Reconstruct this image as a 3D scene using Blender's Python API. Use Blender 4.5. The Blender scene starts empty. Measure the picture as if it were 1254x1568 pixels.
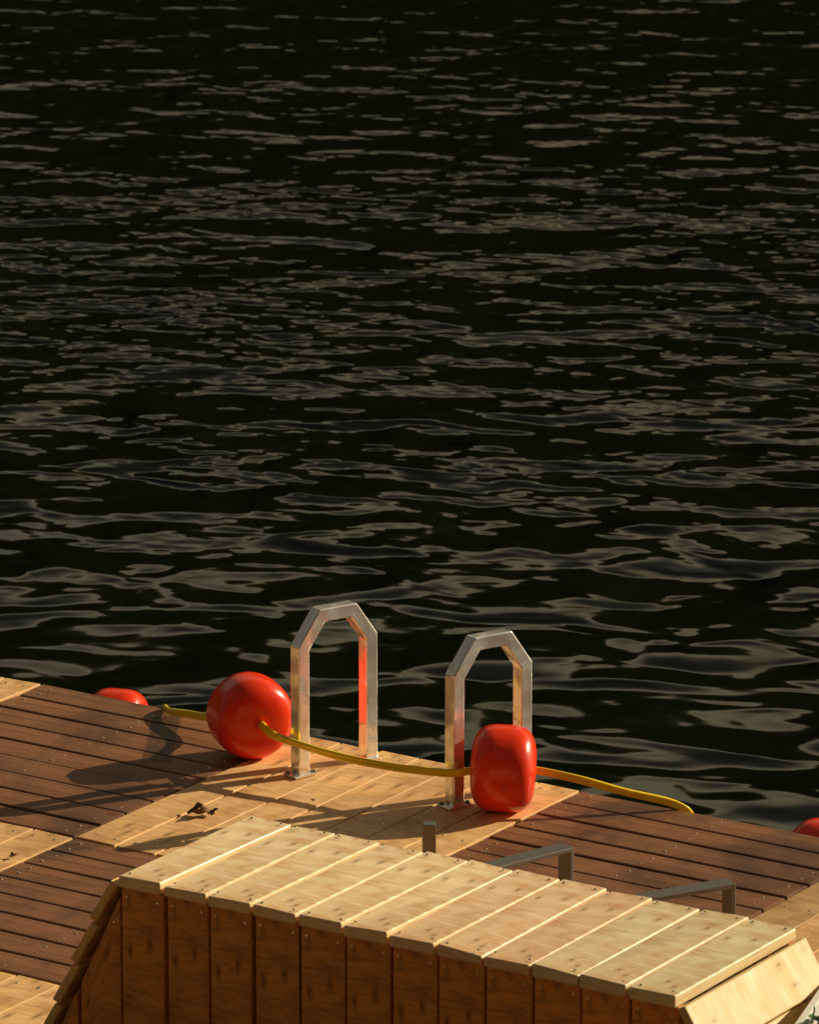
import bpy, math, random
from mathutils import Vector, Matrix, noise
random.seed(7)
scene=bpy.context.scene
scene.view_settings.view_transform='Standard'
scene.view_settings.look='None'
scene.view_settings.exposure=0
YAW=math.radians(33.1)
SUN_EL=math.radians(24.5); SAZ=Vector((0.545,0.838)).normalized()

# ---------------------------------------------------------------- helpers
class Acc:
    def __init__(s): s.v=[];s.f=[];s.uv=[];s.r=[]
    def hexa(s,c,long='x',rnd=None):
        b=len(s.v); s.v+= [tuple(p) for p in c]
        if rnd is None: rnd=random.random()
        ou,ov=random.uniform(0,50),random.uniform(0,50)
        for f in [(3,2,1,0),(4,5,6,7),(0,1,5,4),(1,2,6,5),(2,3,7,6),(3,0,4,7)]:
            s.f.append([b+i for i in f])
            for i in f:
                p=c[i]
                if long=='x': u,v=p[0],p[1]+p[2]
                elif long=='y': u,v=p[1],p[0]+p[2]
                else: u,v=p[2],p[0]+p[1]
                s.uv.append((u+ou,v+ov)); s.r.append(rnd)
    def box(s,x0,x1,y0,y1,z0,z1,long='x',rnd=None,j=0.0):
        jz=[random.uniform(-j,j) for _ in range(4)]
        c=[(x0,y0,z0),(x1,y0,z0),(x1,y1,z0),(x0,y1,z0),(x0,y0,z1+jz[0]),(x1,y0,z1+jz[1]),(x1,y1,z1+jz[2]),(x0,y1,z1+jz[3])]
        s.hexa([Vector(p) for p in c],long,rnd)
    def obj(s,name,mat,bevel=0.0,parent=None,seg=2):
        me=bpy.data.meshes.new(name); me.from_pydata(s.v,[],s.f); me.update()
        uv=me.uv_layers.new(name='UVMap')
        col=me.color_attributes.new(name='rnd',type='FLOAT_COLOR',domain='CORNER')
        for i,(u,r) in enumerate(zip(s.uv,s.r)):
            uv.data[i].uv=u; col.data[i].color=(r,(r*7.13)%1,(r*13.7)%1,1)
        o=bpy.data.objects.new(name,me); scene.collection.objects.link(o)
        me.materials.append(mat)
        if bevel:
            m=o.modifiers.new('bevel','BEVEL'); m.width=bevel; m.segments=seg; m.limit_method='ANGLE'
        if parent: o.parent=parent
        return o
def mesh_obj(name,v,f,mat,smooth=False,parent=None,bevel=0):
    me=bpy.data.meshes.new(name); me.from_pydata([tuple(p) for p in v],[],f); me.update()
    o=bpy.data.objects.new(name,me); scene.collection.objects.link(o); me.materials.append(mat)
    if smooth:
        for p in me.polygons: p.use_smooth=True
    if bevel:
        m=o.modifiers.new('bevel','BEVEL'); m.width=bevel; m.segments=2; m.limit_method='ANGLE'
    if parent: o.parent=parent
    return o
def empty(name):
    o=bpy.data.objects.new(name,None); scene.collection.objects.link(o); return o
class NT:
    def __init__(s,name,tree=None):
        if tree: s.t=tree; return
        s.m=bpy.data.materials.new(name); s.m.use_nodes=True; s.t=s.m.node_tree
        s.b=s.t.nodes['Principled BSDF']
    def n(s,typ,**k):
        nd=s.t.nodes.new(typ)
        for a,b in k.items(): setattr(nd,a,b)
        return nd
    def l(s,a,b): s.t.links.new(a,b)
    def math(s,op,a,b=None,c=None):
        nd=s.t.nodes.new('ShaderNodeMath'); nd.operation=op
        for i,x in enumerate((a,b,c)):
            if x is None: continue
            if isinstance(x,(int,float)): nd.inputs[i].default_value=x
            else: s.l(x,nd.inputs[i])
        return nd.outputs[0]
    def noise(s,vec,scale,detail=3,rough=.5,dist=0):
        nd=s.n('ShaderNodeTexNoise'); nd.inputs['Scale'].default_value=scale
        nd.inputs['Detail'].default_value=detail; nd.inputs['Roughness'].default_value=rough
        nd.inputs['Distortion'].default_value=dist
        if vec is not None: s.l(vec,nd.inputs['Vector'])
        return nd.outputs['Fac']
    def ramp(s,fac,stops):
        nd=s.n('ShaderNodeValToRGB'); s.l(fac,nd.inputs[0])
        el=nd.color_ramp.elements
        while len(el)<len(stops): el.new(0.5)
        for e,(p,c) in zip(el,stops):
            e.position=p; e.color=(*c,1) if len(c)==3 else c
        return nd.outputs[0]
    def maprange(s,x,a,b,c=0.0,d=1.0,smooth=True):
        nd=s.n('ShaderNodeMapRange'); nd.interpolation_type='SMOOTHSTEP' if smooth else 'LINEAR'
        s.l(x,nd.inputs[0])
        for i,v in zip((1,2,3,4),(a,b,c,d)): nd.inputs[i].default_value=v
        return nd.outputs[0]
    def mix(s,fac,a,b,typ='MIX'):
        nd=s.n('ShaderNodeMix',data_type='RGBA',blend_type=typ)
        if isinstance(fac,(int,float)): nd.inputs[0].default_value=fac
        else: s.l(fac,nd.inputs[0])
        for i,x in ((6,a),(7,b)):
            if isinstance(x,tuple): nd.inputs[i].default_value=(*x,1)
            else: s.l(x,nd.inputs[i])
        return nd.outputs[2]
    def dot(s,geo,vec):
        nd=s.n('ShaderNodeVectorMath',operation='DOT_PRODUCT'); s.l(geo,nd.inputs[0]); nd.inputs[1].default_value=vec; return nd.outputs['Value']

def wood(name,light,dark,rough=.5,spec=.5,knots=True,weather=0.0,ribs=0,weathercol=(.05,.03,.018),var=.35,bump=.3,shade_strip=False,grain=1.0,specks=.35,red=0.0):
    N=NT(name)
    uv=N.n('ShaderNodeUVMap').outputs[0]
    att=N.n('ShaderNodeAttribute',attribute_name='rnd')
    mp=N.n('ShaderNodeMapping'); N.l(uv,mp.inputs[0]); mp.inputs['Scale'].default_value=(1.2,48,1)
    g=N.noise(mp.outputs[0],1.0,5,.62,.25)
    mp2=N.n('ShaderNodeMapping'); N.l(uv,mp2.inputs[0]); mp2.inputs['Scale'].default_value=(.9,11,1)
    g2=N.noise(mp2.outputs[0],1.0,3,.5,.6)
    gg=N.math('ADD',N.math('MULTIPLY',g,.5),N.math('MULTIPLY',g2,.5))
    col=N.ramp(gg,[(.5-.13/grain,dark),(.5+.07/grain,light)])
    sep=N.n('ShaderNodeSeparateColor'); N.l(att.outputs['Color'],sep.inputs[0])
    vv=N.maprange(sep.outputs[1],0,1,1-var,1+var*.25,False)
    v2=N.maprange(sep.outputs[2],0,1,1-var-red,1+var*.2,False)
    v3=N.math('MULTIPLY',N.math('ADD',vv,v2),.5)
    cc=N.n('ShaderNodeCombineColor')
    N.l(vv,cc.inputs[0]); N.l(v3,cc.inputs[1]); N.l(v3,cc.inputs[2])
    col=N.mix(1.0,col,cc.outputs[0],'MULTIPLY')
    if knots:
        mk=N.n('ShaderNodeMapping'); N.l(uv,mk.inputs[0]); mk.inputs['Scale'].default_value=(4.0,8.0,1)
        vo=N.n('ShaderNodeTexVoronoi'); N.l(mk.outputs[0],vo.inputs['Vector']); vo.inputs['Scale'].default_value=1
        s2=N.n('ShaderNodeSeparateColor'); N.l(vo.outputs['Color'],s2.inputs[0])
        sel=N.math('GREATER_THAN',s2.outputs[0],.6)
        k=N.maprange(vo.outputs['Distance'],.05,.17,1,0)
        k2=N.maprange(vo.outputs['Distance'],.1,.50,1,0)
        col=N.mix(N.math('MULTIPLY',N.math('MULTIPLY',k2,sel),.6),col,tuple(c*.75 for c in dark))
        col=N.mix(N.math('MULTIPLY',N.math('MULTIPLY',k,sel),.75),col,tuple(c*.35 for c in dark))
    geo=N.n('ShaderNodeNewGeometry').outputs['Position']
    if weather:
        w=N.noise(geo,2.3,5,.65,.5)
        wm=N.maprange(w,.42,.68,0,weather)
        col=N.mix(wm,col,weathercol)
    st=N.noise(geo,55,3,.6)
    col=N.mix(N.maprange(st,.60,.72,0,specks),col,tuple(c*.4 for c in dark))
    rr=N.maprange(g2,.3,.7,rough-.1,rough+.14,False)
    if shade_strip:  # strip of cast shade painted into the board colour
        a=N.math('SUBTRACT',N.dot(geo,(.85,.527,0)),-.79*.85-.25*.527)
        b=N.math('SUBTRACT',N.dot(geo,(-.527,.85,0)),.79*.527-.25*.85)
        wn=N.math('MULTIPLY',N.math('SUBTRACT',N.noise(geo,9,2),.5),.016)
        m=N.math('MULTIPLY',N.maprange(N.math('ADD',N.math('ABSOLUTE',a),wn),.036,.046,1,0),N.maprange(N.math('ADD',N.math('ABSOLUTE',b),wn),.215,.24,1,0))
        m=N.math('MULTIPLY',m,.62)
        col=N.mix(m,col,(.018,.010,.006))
    N.l(col,N.b.inputs['Base Color'])
    N.l(rr,N.b.inputs['Roughness'])
    N.b.inputs['Specular IOR Level'].default_value=spec
    h=N.math('MULTIPLY',g,.0012)
    if ribs:
        su=N.n('ShaderNodeSeparateXYZ'); N.l(uv,su.inputs[0])
        r=N.math('SINE',N.math('MULTIPLY',su.outputs[1],2*math.pi/ribs))
        r=N.maprange(r,-.6,.4,0,1)
        h=N.math('ADD',h,N.math('MULTIPLY',r,.0018))
    bp=N.n('ShaderNodeBump'); bp.inputs['Strength'].default_value=bump; bp.inputs['Distance'].default_value=1.0
    N.l(h,bp.inputs['Height']); N.l(bp.outputs[0],N.b.inputs['Normal'])
    return N.m

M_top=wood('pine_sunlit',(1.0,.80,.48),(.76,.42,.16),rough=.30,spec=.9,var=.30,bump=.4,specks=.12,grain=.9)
M_front=wood('pine_shaded',(.80,.32,.05),(.38,.125,.02),rough=.42,spec=.6,var=.5,grain=.9,red=.2)  # same pine as the top, with the front's shade put into its colour
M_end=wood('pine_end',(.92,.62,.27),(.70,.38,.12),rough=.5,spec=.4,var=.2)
M_deckL=wood('deck_pine',(.84,.52,.23),(.54,.28,.10),rough=.5,spec=.4,weather=.35,weathercol=(.30,.15,.06),var=.36,knots=True)
M_deckD=wood('deck_dark',(.30,.13,.055),(.14,.060,.027),rough=.42,spec=.55,weather=.7,weathercol=(.055,.027,.015),knots=False,ribs=.021,var=.6,bump=.5,shade_strip=True,red=.15)  # weathered boards; shade across the ribs also put into this darker base

def metal(name,col,rough,metallic=1.0,scr=.1,wav=0.0):
    N=NT(name); geo=N.n('ShaderNodeNewGeometry').outputs['Position']
    n=N.noise(geo,14,5,.6); n2=N.noise(geo,90,3,.5)
    c=N.mix(N.maprange(n,.45,.7,0,.25),col,tuple(x*.6 for x in col))
    N.l(c,N.b.inputs['Base Color']); N.b.inputs['Metallic'].default_value=metallic
    N.l(N.maprange(n,.3,.7,rough-scr,rough+scr,False),N.b.inputs['Roughness'])
    hh=N.math('MULTIPLY',n2,.0005)
    if wav: hh=N.math('ADD',hh,N.math('MULTIPLY',N.noise(geo,11,1,.4),wav))
    bp=N.n('ShaderNodeBump'); bp.inputs['Strength'].default_value=1.0; bp.inputs['Distance'].default_value=1.0
    N.l(hh,bp.inputs['Height']); N.l(bp.outputs[0],N.b.inputs['Normal'])
    return N.m
M_alu=metal('polished_stainless_steel',(.98,.95,.89),.20,.74,.08,.012)
M_steel=metal('grey_painted_steel',(.20,.19,.17),.45,.6)
M_screw=metal('screw_steel',(.75,.65,.5),.35)

def plastic(name,col,col2,dirt=.35):
    N=NT(name); tc=N.n('ShaderNodeTexCoord').outputs['Object']
    n=N.noise(tc,9,4,.6); n2=N.noise(tc,40,3,.6)
    c=N.mix(N.maprange(n,.45,.75,0,.6),col,col2)
    c=N.mix(N.maprange(n2,.62,.75,0,dirt),c,tuple(x*.35+.01 for x in col))
    N.l(c,N.b.inputs['Base Color']); N.l(N.maprange(n,.3,.7,.17,.32,False),N.b.inputs['Roughness'])
    bp=N.n('ShaderNodeBump'); bp.inputs['Strength'].default_value=.15; bp.inputs['Distance'].default_value=.004
    N.l(n2,bp.inputs['Height']); N.l(bp.outputs[0],N.b.inputs['Normal'])
    return N.m
M_red=plastic('red_buoy_plastic',(.90,.042,.004),(.68,.022,.003))
M_yel=plastic('yellow_webbing',(.95,.66,.015),(.60,.42,.02))
M_white=plastic('white_planter_plastic',(.85,.83,.78),(.72,.70,.64),.15)

# ---------------------------------------------------------------- deck
XC=-.47; P=.9275
rows=[(0,-1.10),(-1.10,-2.05),(-2.05,-3.0),(-3.0,-3.95),(-3.95,-4.9),(-4.9,-5.85)]
dk=Acc(); lt=Acc(); scr=[]
for ci in range(-5,8):
    x0=XC+ci*P; x1=x0+P
    for ri,(ya,yb) in enumerate(rows):
        if (ci+ri)%2==0:
            n=7; w=P/n
            for i in range(n):
                a=x0+i*w+.003; b=x0+(i+1)*w-.003
                lt.box(a,b,yb+.004+random.uniform(-.002,.002),ya-.004+random.uniform(-.003,.003),-.028,0,'y',j=.0018)
                for yy in (ya-.05,(ya+yb)/2,yb+.05):
                    for xx in (a+.03,b-.03): scr.append((xx+random.uniform(-.004,.004),yy+random.uniform(-.006,.006),0.0008))
        else:
            L=ya-yb; n=8 if ri else 9; w=L/n
            for i in range(n):
                a=yb+i*w+.0045; b=yb+(i+1)*w-.0045
                dk.box(x0+.004,x1-.004,a,b,-.028,0,'x',j=.0028)
                for xx in (x0+.05,(x0+x1)/2,x1-.05):
                    for yy in (a+.03,b-.03): scr.append((xx+random.uniform(-.006,.006),yy+random.uniform(-.004,.004),.0008))
deck=empty('wooden_deck')
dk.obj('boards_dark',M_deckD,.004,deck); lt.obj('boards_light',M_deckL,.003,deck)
def discs(name,pts,r,mat,parent,axis='z',n=8,h=.0012):
    v=[];f=[]
    for p in pts:
        b=len(v)
        for k in range(n):
            a=2*math.pi*k/n; c,s=r*math.cos(a),r*math.sin(a)
            if axis=='z': v.append((p[0]+c,p[1]+s,p[2]-h))
            else: v.append((p[0]+c,p[1]+h,p[2]+s))
        for k in range(n):
            a=2*math.pi*k/n; c,s=.75*r*math.cos(a),.75*r*math.sin(a)
            if axis=='z': v.append((p[0]+c,p[1]+s,p[2]+h))
            else: v.append((p[0]+c,p[1]-h,p[2]+s))
        for k in range(n):
            k2=(k+1)%n
            q=[b+k,b+k2,b+n+k2,b+n+k]
            f.append(q if axis=='z' else q[::-1])
        t=[b+n+k for k in range(n)]
        f.append(t if axis=='z' else t[::-1])
    return mesh_obj(name,v,f,mat,parent=parent)
discs('deck_screws',scr,.0042,M_screw,deck)
fr=Acc()
xa=XC-5*P; xb=XC+8*P
fr.box(xa,xb,-5.85,-.03,-.30,-.045,'x')
for ci in range(-5,9):
    x=XC+ci*P; fr.box(x-.03,x+.03,-5.84,-.012,-.0448,-.0285,'y')
fr.box(xa,xb,-.028,-.004,-.16,-.03,'x')
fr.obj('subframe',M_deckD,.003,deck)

# ---------------------------------------------------------------- timber bench
bench=empty('timber_bench')
BX0,BX1,BY0,BY1,BZ=.862,2.352,-2.72,-2.185,.60
NP=12; w=(BX1-BX0)/NP
A=Acc(); bs=[]; fs=[]
for i in range(NP):
    g=.0025+random.random()*.002
    y0=BY0+random.uniform(-.004,.003); y1=BY1+random.uniform(-.003,.004)
    A.box(BX0+i*w+g,BX0+(i+1)*w-g,y0,y1,BZ-.028,BZ+random.uniform(-.0025,.0025),'y',j=.0045)
    for xx in (BX0+i*w+.02,BX0+(i+1)*w-.02):
        bs.append((xx+random.uniform(-.003,.003),BY0+.022+random.uniform(-.004,.004),BZ+.0022))
        bs.append((xx,BY1-.022,BZ+.0022))
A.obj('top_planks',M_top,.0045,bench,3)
SL=.5
F=Acc(); FY=BY0+.012; ft=.024; zt=BZ-.029
def topz(x):
    if x<BX0: return zt-(BX0-x)/SL
    if x>BX1: return zt-(x-BX1)/SL
    return zt
def front(y0,y1,screws):
    i0=-3
    for i in range(i0,NP+3):
        g=random.choice([.002,.003,.0035]) if i not in (1,2) else .0055
        a=BX0+i*w+g; b=BX0+(i+1)*w-g
        za,zb=topz(a),topz(b)
        if max(za,zb)<.03: continue
        if i<0: za=max(za-.02,.012); zb-=.02
        if i>=NP: zb=max(zb-.02,.012); za-=.02
        if min(za,zb)<=.011: continue
        dy=random.uniform(-.003,.003); dy2=dy+random.uniform(-.002,.002)
        c=[(a,y0+dy,.004),(b,y0+dy2,.004),(b,y1+dy2,.004),(a,y1+dy,.004),(a,y0+dy,za),(b,y0+dy2,zb),(b,y1+dy2,zb),(a,y1+dy,za)]
        F.hexa([Vector(p) for p in c],'z')
        if screws:
            for xx in (a+.016,b-.016):
                z=topz(xx)-.022-(0.03 if (i<0 or i>=NP) else 0)
                if z>.05: fs.append((xx,y0+min(dy,dy2)-.0005,z))
front(FY,FY+ft,True); front(BY1-.036,BY1-.012,False)
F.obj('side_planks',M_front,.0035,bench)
E=Acc()
sl=math.hypot(SL,1); tx,tz=SL/sl,1/sl
for sgn,xe in ((-1,BX0),(1,BX1)):
    s=0.0
    nrm=Vector((sgn*tz,0,tx)); tan=Vector((sgn*tx,0,-tz))
    o=Vector((xe,0,zt+.004))
    k=0
    while k<5:
        s0=s+.002; s1=s+.122
        lift0=.001; lift1=.012
        y0=BY0+random.uniform(-.003,.003); y1=BY1+random.uniform(-.003,.003)
        p=lambda ss,l,y:Vector((0,y,0))+o+tan*ss+nrm*l
        c=[p(s0,lift0,y0),p(s1,lift1,y0),p(s1,lift1,y1),p(s0,lift0,y1),p(s0,lift0+.022,y0),p(s1,lift1+.022,y0),p(s1,lift1+.022,y1),p(s0,lift0+.022,y1)]
        if sgn<0: c=[c[1],c[0],c[3],c[2],c[5],c[4],c[7],c[6]]
        E.hexa(c,'y'); s+=.124; k+=1
E.obj('end_planks',M_end,.003,bench)
I=Acc()
for x in (BX0+.03,(BX0+BX1)/2,BX1-.07):
    for y in (BY0+.04,BY1-.08): I.box(x,x+.04,y,y+.04,.003,BZ-.03,'z')
I.box(BX0+.01,BX1-.01,BY0+.042,BY0+.06,BZ-.12,BZ-.03,'x')
I.obj('inner_frame',M_front,.002,bench)
discs('top_screws',bs,.0030,M_steel,bench); discs('side_screws',fs,.0042,M_screw,bench,'y')

# ---------------------------------------------------------------- sweeps
def sweep_mitre(path,side,w,h):
    side=side.normalized(); n=len(path); v=[];f=[]
    for i,p in enumerate(path):
        if i==0: t=(path[1]-p).normalized(); nn=side.cross(t); sc=1
        elif i==n-1: t=(p-path[i-1]).normalized(); nn=side.cross(t); sc=1
        else:
            t1=(p-path[i-1]).normalized(); t2=(path[i+1]-p).normalized()
            n1=side.cross(t1); n2=side.cross(t2); nn=(n1+n2).normalized(); sc=1/max(.3,nn.dot(n1))
        for a,b in ((-1,-1),(1,-1),(1,1),(-1,1)):
            v.append(p+side*(a*w/2)+nn*(b*h/2*sc))
    for i in range(n-1):
        for k in range(4):
            k2=(k+1)%4; f.append([i*4+k,i*4+k2,i*4+4+k2,i*4+4+k])
    f.append([3,2,1,0]); f.append([(n-1)*4+k for k in range(4)])
    return v,f
def boxvf(c,sx,sy,sz,rot=0):
    v=[];R=Matrix.Rotation(rot,3,'Z')
    for z in (-1,1):
        for a,b in ((-1,-1),(1,-1),(1,1),(-1,1)):
            v.append(Vector(c)+R@Vector((a*sx/2,b*sy/2,z*sz/2)))
    return v,[(3,2,1,0),(4,5,6,7),(0,1,5,4),(1,2,6,5),(2,3,7,6),(3,0,4,7)]
lad=empty('swim_ladder')
d=Vector((.30,.954,0)).normalized(); sd=Vector((d.y,-d.x,0)); ang=math.atan2(d.y,d.x)
for k,bx in enumerate((-.267,.243)):
    b=Vector((bx,-.315,0))
    pr=[(0,0),(0,.368),(.066,.452),(.178,.448),(.243,.360),(.243,0)]
    path=[b+d*a+Vector((0,0,z+.002)) for a,z in pr]
    v,f=sweep_mitre(path,sd,.039,.039)
    mesh_obj('handrail_%d'%(k+1),v,f,M_alu,parent=lad,bevel=.0035)
    for a in (0,.243):
        c=b+d*a
        v,f=boxvf((c.x,c.y,.0045),.08 if a==0 else .05,.056,.007,ang); mesh_obj('foot_plate',v,f,M_alu,parent=lad,bevel=.002)
        if a==0:
          for q in (-1,1):
            cc=c+d*(q*.031)
            v=[]
            for zz in (.007,.014):
                for j in range(6): v.append((cc.x+.007*math.cos(j*math.pi/3)+sd.x*.018*q,cc.y+.007*math.sin(j*math.pi/3)+sd.y*.018*q,zz))
            f=[[j,(j+1)%6,6+(j+1)%6,6+j] for j in range(6)]+[[6+j for j in range(6)]]
            mesh_obj('bolt',v,f,M_steel,parent=lad)
    v,f=boxvf((bx+.02,.045,-.52),.04,.03,.96); mesh_obj('stile_%d'%(k+1),v,f,M_alu,parent=lad,bevel=.003)
for i in range(4):
    v,f=boxvf((.008,.055,-.15-.25*i),.47,.09,.025); mesh_obj('tread_%d'%(i+1),v,f,M_alu,parent=lad,bevel=.003)

def bracket(top,end,w=.035):
    br=empty('steel_bracket')
    T=Vector(top)
    if end:
        e=Vector((end[0],end[1],T.z)); dd=(e-T).normalized(); s=Vector((dd.y,-dd.x,0))
        path=[Vector((T.x,T.y,.002)),T,e,Vector((e.x,e.y,.002))]
    else:
        s=Vector((.8,.6,0)); path=[Vector((T.x,T.y,.002)),T]
    v,f=sweep_mitre(path,s,w,w if end is None else .012); mesh_obj('frame',v,f,M_steel,parent=br,bevel=.002)
    v,f=boxvf((T.x,T.y,.006),.09,.07,.008); mesh_obj('base_plate',v,f,M_steel,parent=br,bevel=.002)
bracket((.603,-1.0,.205),None,.034)
bracket((1.02,-1.0,.215),(.90,-1.36),.05)
bracket((1.50,-1.0,.208),(1.33,-1.30),.05)

# ---------------------------------------------------------------- buoys
def buoy(center,axis,R=.118,L=.094,roll=0):
    o_=empty('red_buoy')
    prof=[]
    n=40; e=3.3
    for i in range(n+1):
        t=math.pi*i/n
        c,s=math.cos(t),math.sin(t)
        a=-L*math.copysign(abs(c)**(2/e),c); r=R*(abs(s)**(2/e))
        prof.append((a,r))
    prof=[(-L+.012,.0),(-L+.012,.010),(-L+.001,.014)]+[p for p in prof if p[1]>.022]+[(L-.001,.014),(L-.012,.010),(L-.012,0)]
    seg=64; v=[];f=[]
    for a,r in prof:
        for k in range(seg):
            th=2*math.pi*k/seg
            seam=1-.004*math.exp(-(a/.003)**2)
            v.append((a,r*seam*math.cos(th),r*seam*math.sin(th)))
    for i in range(len(prof)-1):
        for k in range(seg):
            k2=(k+1)%seg; f.append([i*seg+k,i*seg+k2,(i+1)*seg+k2,(i+1)*seg+k])
    mesh_obj('float_body',v,[q[::-1] for q in f],M_red,smooth=True,parent=o_)
    ax=Vector(axis).normalized(); up=Vector((0,0,1)); y=up.cross(ax).normalized(); z=ax.cross(y)
    m=Matrix((ax,y,z)).transposed().to_4x4()
    vv=[];ff=[]
    for rr,h in ((.010,-.002),(.010,.003),(.007,.004),(.004,.001)):
        for k in range(12): vv.append((rr*math.cos(k*math.pi/6)+.005,-R+.0025-h,-.02+rr*math.sin(k*math.pi/6)))
    for i in range(3):
        for k in range(12): ff.append([i*12+k,i*12+(k+1)%12,(i+1)*12+(k+1)%12,(i+1)*12+k])
    ff.append([36+k for k in range(12)])
    mesh_obj('valve',vv,ff,M_red,smooth=True,parent=o_)
    o_.matrix_world=Matrix.Translation(Vector(center))@m
    return o_
buoy((-.485,-.245,.119),(.80,-.60,-.02))
buoy((.372,-.270,.119),(.86,.51,-.04),R=.120,L=.090)
buoy((-1.79,.90,-.43),(.9,.3,0))
buoy((.70,.96,-.43),(.9,-.2,0))

def catmull(pts,n=14):
    P_=[Vector(p) for p in pts]; P_=[P_[0]*2-P_[1]]+P_+[P_[-1]*2-P_[-2]]; out=[]
    for i in range(1,len(P_)-2):
        p0,p1,p2,p3=P_[i-1:i+3]
        for k in range(n):
            t=k/n
            out.append(.5*((2*p1)+(p2-p0)*t+(2*p0-5*p1+4*p2-p3)*t*t+(3*p1-p0-3*p2+p3)*t**3))
    out.append(P_[-2]); return out
def strap(name,pts,hh=.011,tt=.0055,parent=None,mat=None):
    path=catmull(pts); v=[];f=[]
    sec=[(-.6,1),(.6,1),(1,.8),(1,.25),(.75,0),(1,-.25),(1,-.8),(.6,-1),(-.6,-1),(-1,-.8),(-1,-.25),(-.75,0),(-1,.25),(-1,.8)]
    m=len(sec)
    for i,p in enumerate(path):
        t=(path[min(i+1,len(path)-1)]-path[max(i-1,0)]).normalized()
        s=t.cross(Vector((0,0,1))).normalized(); u=s.cross(t)
        tw=.35*math.sin(i*.11)
        s2=s*math.cos(tw)+u*math.sin(tw); u2=u*math.cos(tw)-s*math.sin(tw)
        for a,b in sec: v.append(p+s2*(a*tt)+u2*(b*hh))
    for i in range(len(path)-1):
        for k in range(m):
            k2=(k+1)%m; f.append([i*m+k,i*m+k2,(i+1)*m+k2,(i+1)*m+k])
    f.append(list(range(m))[::-1]); f.append([(len(path)-1)*m+k for k in range(m)])
    return mesh_obj(name,v,f,mat or M_yel,smooth=True,parent=parent)
rope=empty('yellow_rope')
strap('span_middle',[(-.485,-.245,.119),(-.41,-.30,.119),(-.34,-.345,.114),(-.25,-.362,.108),(-.10,-.365,.096),(.05,-.362,.094),(.18,-.355,.100),(.262,-.345,.106),(.30,-.315,.112),(.372,-.27,.119)],parent=rope)
strap('span_right',[(.372,-.27,.117),(.45,-.222,.113),(.55,-.165,.090),(.655,-.10,.056),(.765,-.005,.012),(.80,.04,-.05),(.82,.14,-.25),(.82,.5,-.43),(.74,.90,-.43),(.70,.96,-.43)],parent=rope)
strap('span_left',[(-.485,-.245,.119),(-.56,-.19,.112),(-.63,-.155,.075),(-.70,-.138,.050),(-.80,-.11,.036),(-.88,-.08,.022),(-.935,-.03,.010),(-.96,.02,-.04),(-1.02,.15,-.3),(-1.3,.5,-.44),(-1.72,.86,-.43)],parent=rope)

# dry leaf
N=NT('dry_leaf_brown'); n=N.noise(N.n('ShaderNodeTexCoord').outputs['Object'],60,4)
N.l(N.ramp(n,[(.35,(.10,.035,.012)),(.65,(.30,.13,.04))]),N.b.inputs['Base Color']); N.b.inputs['Roughness'].default_value=.7
M_leaf=N.m
def leaf_vf(s,n=12):
    v=[];f=[]
    for i in range(n+1):
        t=i/n; wd=s*.42*math.sin(math.pi*t**.8)*(1+.35*math.sin(t*19))
        for j in (-1,-.5,0,.5,1):
            x=(t-.5)*s; y=j*wd
            z=.004+abs(j)*s*.32*math.sin(math.pi*t)+.18*s*(t-.4)**2+.05*s*math.sin(9*t+3*j)
            v.append((x,y,max(.002,z)))
    for i in range(n):
        for j in range(4): f.append([i*5+j,i*5+j+1,(i+1)*5+j+1,(i+1)*5+j])
    return v,f
def leaf(cx,cy,s,rot):
    v,f=leaf_vf(s)
    o=mesh_obj('dry_leaf',v,f,M_leaf,smooth=True); o.location=(cx,cy,.002); o.rotation_euler=(0,0,rot)
    sm=o.modifiers.new('s','SOLIDIFY'); sm.thickness=.0006
leaf(-.295,-.765,.065,.6); leaf(-.27,-.745,.04,2.2); leaf(-.50,-1.33,.022,1.2); leaf(1.1,-.62,.018,.3); leaf(-.1,-.5,.012,2.3)

# white planter with a few flowers at the end of the bench
pl=empty('flower_planter'); pr_=math.radians(16)
ex=Vector((math.cos(pr_),math.sin(pr_),0)); ey=Vector((-math.sin(pr_),math.cos(pr_),0))
pc=Vector((2.485,-2.39,0))+ex*.17-ey*.12
for nm,dx,dy,sx,sy in (('wall_1',-.16,0,.02,.62),('wall_2',.16,0,.02,.62),('wall_3',0,-.30,.30,.02),('wall_4',0,.30,.30,.02)):
    c=pc+ex*dx+ey*dy; v,f=boxvf((c.x,c.y,.255),sx,sy,.49,pr_); mesh_obj(nm,v,f,M_white,parent=pl,bevel=.004)
M_soil=plastic('soil',(.05,.03,.02),(.03,.02,.012)); v,f=boxvf((pc.x,pc.y,.24),.298,.578,.42,pr_); mesh_obj('soil',v,f,M_soil,parent=pl)
M_green=plastic('green_leaf',(.05,.14,.02),(.08,.20,.03)); M_pet=plastic('red_petal',(.7,.02,.01),(.8,.05,.02))
rs=random.Random(3)
for nm,mt,cnt,sz in (('foliage',M_green,90,.05),('petals',M_pet,26,.022)):
    V=[];Fq=[]
    for i in range(cnt):
        v,f=leaf_vf(sz*rs.uniform(.7,1.2),5)
        R3=Matrix.Rotation(rs.uniform(0,6.28),3,'Z')@Matrix.Rotation(rs.uniform(-1.1,.4),3,'Y')
        c=pc+ex*rs.uniform(-.13,.13)+ey*rs.uniform(-.27,.27)+Vector((0,0,.45+rs.uniform(0,.07)+(.02 if nm=='petals' else 0)))
        b0=len(V); V+=[c+R3@Vector(p) for p in v]; Fq+=[[q+b0 for q in ff] for ff in f]
    mesh_obj(nm,V,Fq,mt,smooth=True,parent=pl)

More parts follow.
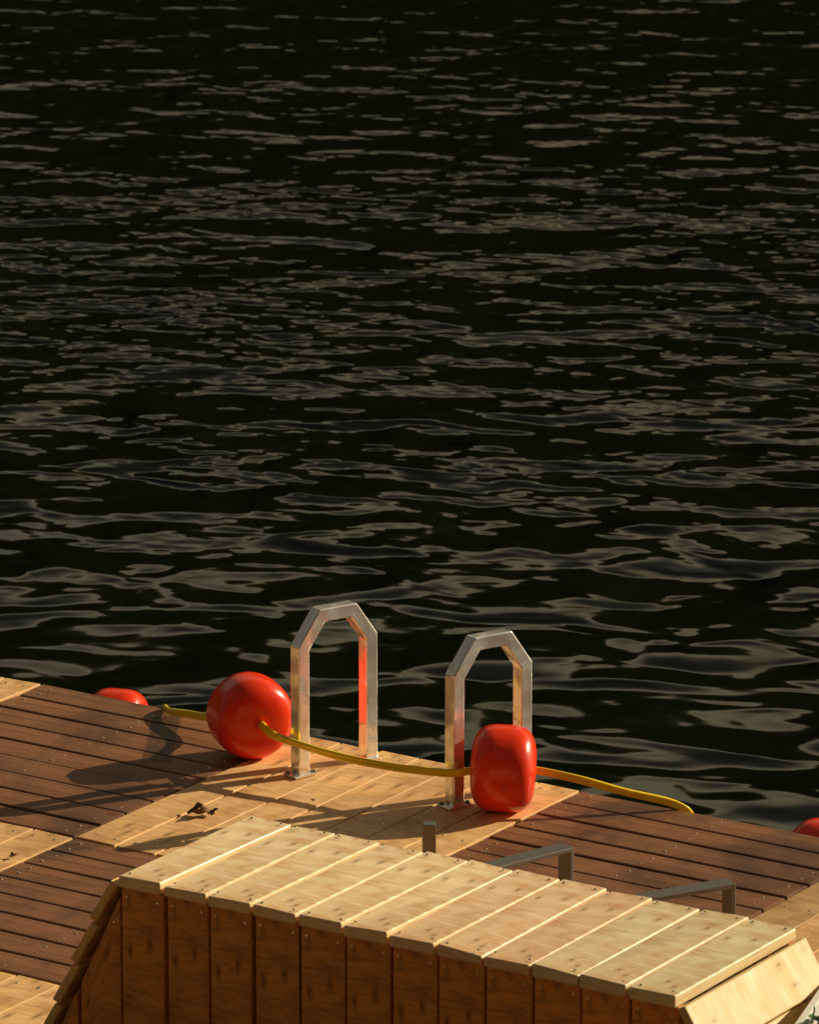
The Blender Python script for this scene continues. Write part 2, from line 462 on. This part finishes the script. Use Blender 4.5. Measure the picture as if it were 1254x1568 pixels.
# ---------------------------------------------------------------- water
N=NT('lake_water'); geo=N.n('ShaderNodeNewGeometry').outputs['Position']
wa=math.radians(17)
a=N.dot(geo,(math.cos(wa),math.sin(wa),0)); b=N.dot(geo,(-math.sin(wa),math.cos(wa),0))
def comb(sa,sb):
    c=N.n('ShaderNodeCombineXYZ'); N.l(N.math('MULTIPLY',a,sa),c.inputs[0]); N.l(N.math('MULTIPLY',b,sb),c.inputs[1]); return c.outputs[0]
dist=N.dot(geo,(-math.sin(YAW),math.cos(YAW),0))
gust=N.noise(comb(.22,.42),1.0,3,.55,.6)
gm=N.maprange(gust,.32,.66,.40,1.3)
n1=N.noise(comb(.85,1.0),1.6,1.2,.45,.6)
n2=N.noise(comb(.80,1.0),4.0,1.2,.5,.5)
n3=N.noise(comb(.85,1.0),10.0,1,.5,.2)
h=N.math('MULTIPLY',n1,.16)
h2=N.math('MULTIPLY',N.math('MULTIPLY',n2,N.maprange(dist,0.3,7.0,.022,.080)),gm)
h3=N.math('MULTIPLY',N.math('MULTIPLY',n3,N.maprange(dist,2.0,8.0,.0005,.024)),gm)
lee=N.maprange(dist,5.5,15.5,1.0,.29)      # calmer water in the lee of the far slope
H=N.math('MULTIPLY',N.math('ADD',N.math('ADD',h,h2),h3),lee)
bp=N.n('ShaderNodeBump'); bp.inputs['Strength'].default_value=1; bp.inputs['Distance'].default_value=1
N.l(H,bp.inputs['Height']); N.l(bp.outputs[0],N.b.inputs['Normal'])
N.b.inputs['Base Color'].default_value=(.004,.006,.002,1)
N.b.inputs['Roughness'].default_value=.09; N.b.inputs['IOR'].default_value=1.33
mesh_obj('water',[(-1500,-1500,-.45),(1500,-1500,-.45),(1500,1500,-.45),(-1500,1500,-.45)],[(0,1,2,3)],N.m)

# ---------------------------------------------------------------- wooded slope across the bay, added sky blocker behind
N=NT('forest_canopy'); geo=N.n('ShaderNodeNewGeometry').outputs['Position']
n=N.noise(geo,.25,5,.7); N.l(N.ramp(n,[(.38,(.012,.016,.006)),(.68,(.06,.06,.022))]),N.b.inputs['Base Color'])
N.b.inputs['Roughness'].default_value=.9; N.b.inputs['Specular IOR Level'].default_value=.1
def hill(name,azA,azB,r0,r1,el,na,nr,tA,tB,seed):
    v=[];f=[]
    for i in range(na+1):
        azd=azA+(azB-azA)*i/na; az=math.radians(azd)
        e=el+3*noise.noise(Vector((az*2.2,seed,3)))+1.8*noise.noise(Vector((az*9,seed+1,3)))
        taper=min(1,max(0,(azB-2-azd)/tB))*min(1,max(0.0,(azd-azA)/tA))
        for j in range(nr+1):
            t=j/nr; r=r0+(r1-r0)*t
            s=t*t*(3-2*t)
            hz=r1*math.tan(math.radians(e))*s**.8*taper
            hz+= (3.0*noise.noise(Vector((r*math.sin(az)*.16,r*math.cos(az)*.16,0)))+1.6*noise.noise(Vector((r*math.sin(az)*.5,r*math.cos(az)*.5,5))))*min(1,t*6)*max(.2,taper)
            v.append((r*math.sin(az),r*math.cos(az),-.8+max(0,hz)))
    for i in range(na):
        for j in range(nr):
            f.append([i*(nr+1)+j,i*(nr+1)+j+1,(i+1)*(nr+1)+j+1,(i+1)*(nr+1)+j][::-1])
    mesh_obj(name,v,f,N.m,smooth=True)
hill('wooded_hillside',-130,20,70,140,20,420,40,30,30,0)
hill('sky_fill_blocker',75,232,30,60,42,300,24,25,10,9)  # unseen bank added behind the view to cut sky fill on the deck

# ---------------------------------------------------------------- light
W=bpy.data.worlds.new('World'); scene.world=W; W.use_nodes=True; t=W.node_tree
bg=t.nodes['Background']; sky=t.nodes.new('ShaderNodeTexSky'); sky.sky_type='NISHITA'; sky.sun_disc=False
sky.sun_elevation=SUN_EL; sky.sun_rotation=math.atan2(SAZ.x,SAZ.y); sky.dust_density=1.5
N=NT('',t)
hs=t.nodes.new('ShaderNodeHueSaturation'); hs.inputs['Saturation'].default_value=.4; t.links.new(sky.outputs[0],hs.inputs['Color'])
base=N.mix(1.0,hs.outputs[0],(.92,.84,.66),'MULTIPLY')
dirv=N.n('ShaderNodeTexCoord').outputs['Generated']
sp=N.n('ShaderNodeSeparateXYZ'); N.l(dirv,sp.inputs[0])
m=N.math('MULTIPLY',N.maprange(sp.outputs[2],.24,.38),N.maprange(sp.outputs[2],.38,.62,1,.0))  # unseen bright band added to the sky to lift the water's reflections
m=N.math('MULTIPLY',m,N.maprange(N.dot(dirv,(-.3,.954,0)),.25,.6))
cn=N.noise(dirv,3.2,5,.6)
m=N.math('MULTIPLY',m,N.maprange(cn,.30,.62,.45,1))
ccol=N.mix(N.maprange(N.dot(dirv,(.85,.5,0)),-.6,.6),(9.2,8.9,7.0),(18,14.0,7.4))
col=N.mix(m,base,ccol)
t.links.new(col,bg.inputs[0]); bg.inputs[1].default_value=.05
L=bpy.data.lights.new('sun','SUN'); L.energy=5; L.angle=math.radians(.5); L.color=(1,.85,.58)
lo=bpy.data.objects.new('sun',L); scene.collection.objects.link(lo)
S=Vector((SAZ.x*math.cos(SUN_EL),SAZ.y*math.cos(SUN_EL),math.sin(SUN_EL))); lo.rotation_euler=S.to_track_quat('Z','Y').to_euler(); lo.location=S*30

cam=bpy.data.cameras.new('camera'); co=bpy.data.objects.new('camera',cam); scene.collection.objects.link(co)
co.location=(8.0,-12.44,4.69); co.rotation_euler=(math.radians(75),0,YAW)
cam.sensor_fit='VERTICAL'; cam.sensor_height=36; cam.sensor_width=28.8; cam.lens=36*8460/1568; cam.clip_end=5000; cam.clip_start=.1
cam.dof.use_dof=True; cam.dof.focus_distance=14.6; cam.dof.aperture_fstop=13
scene.camera=co
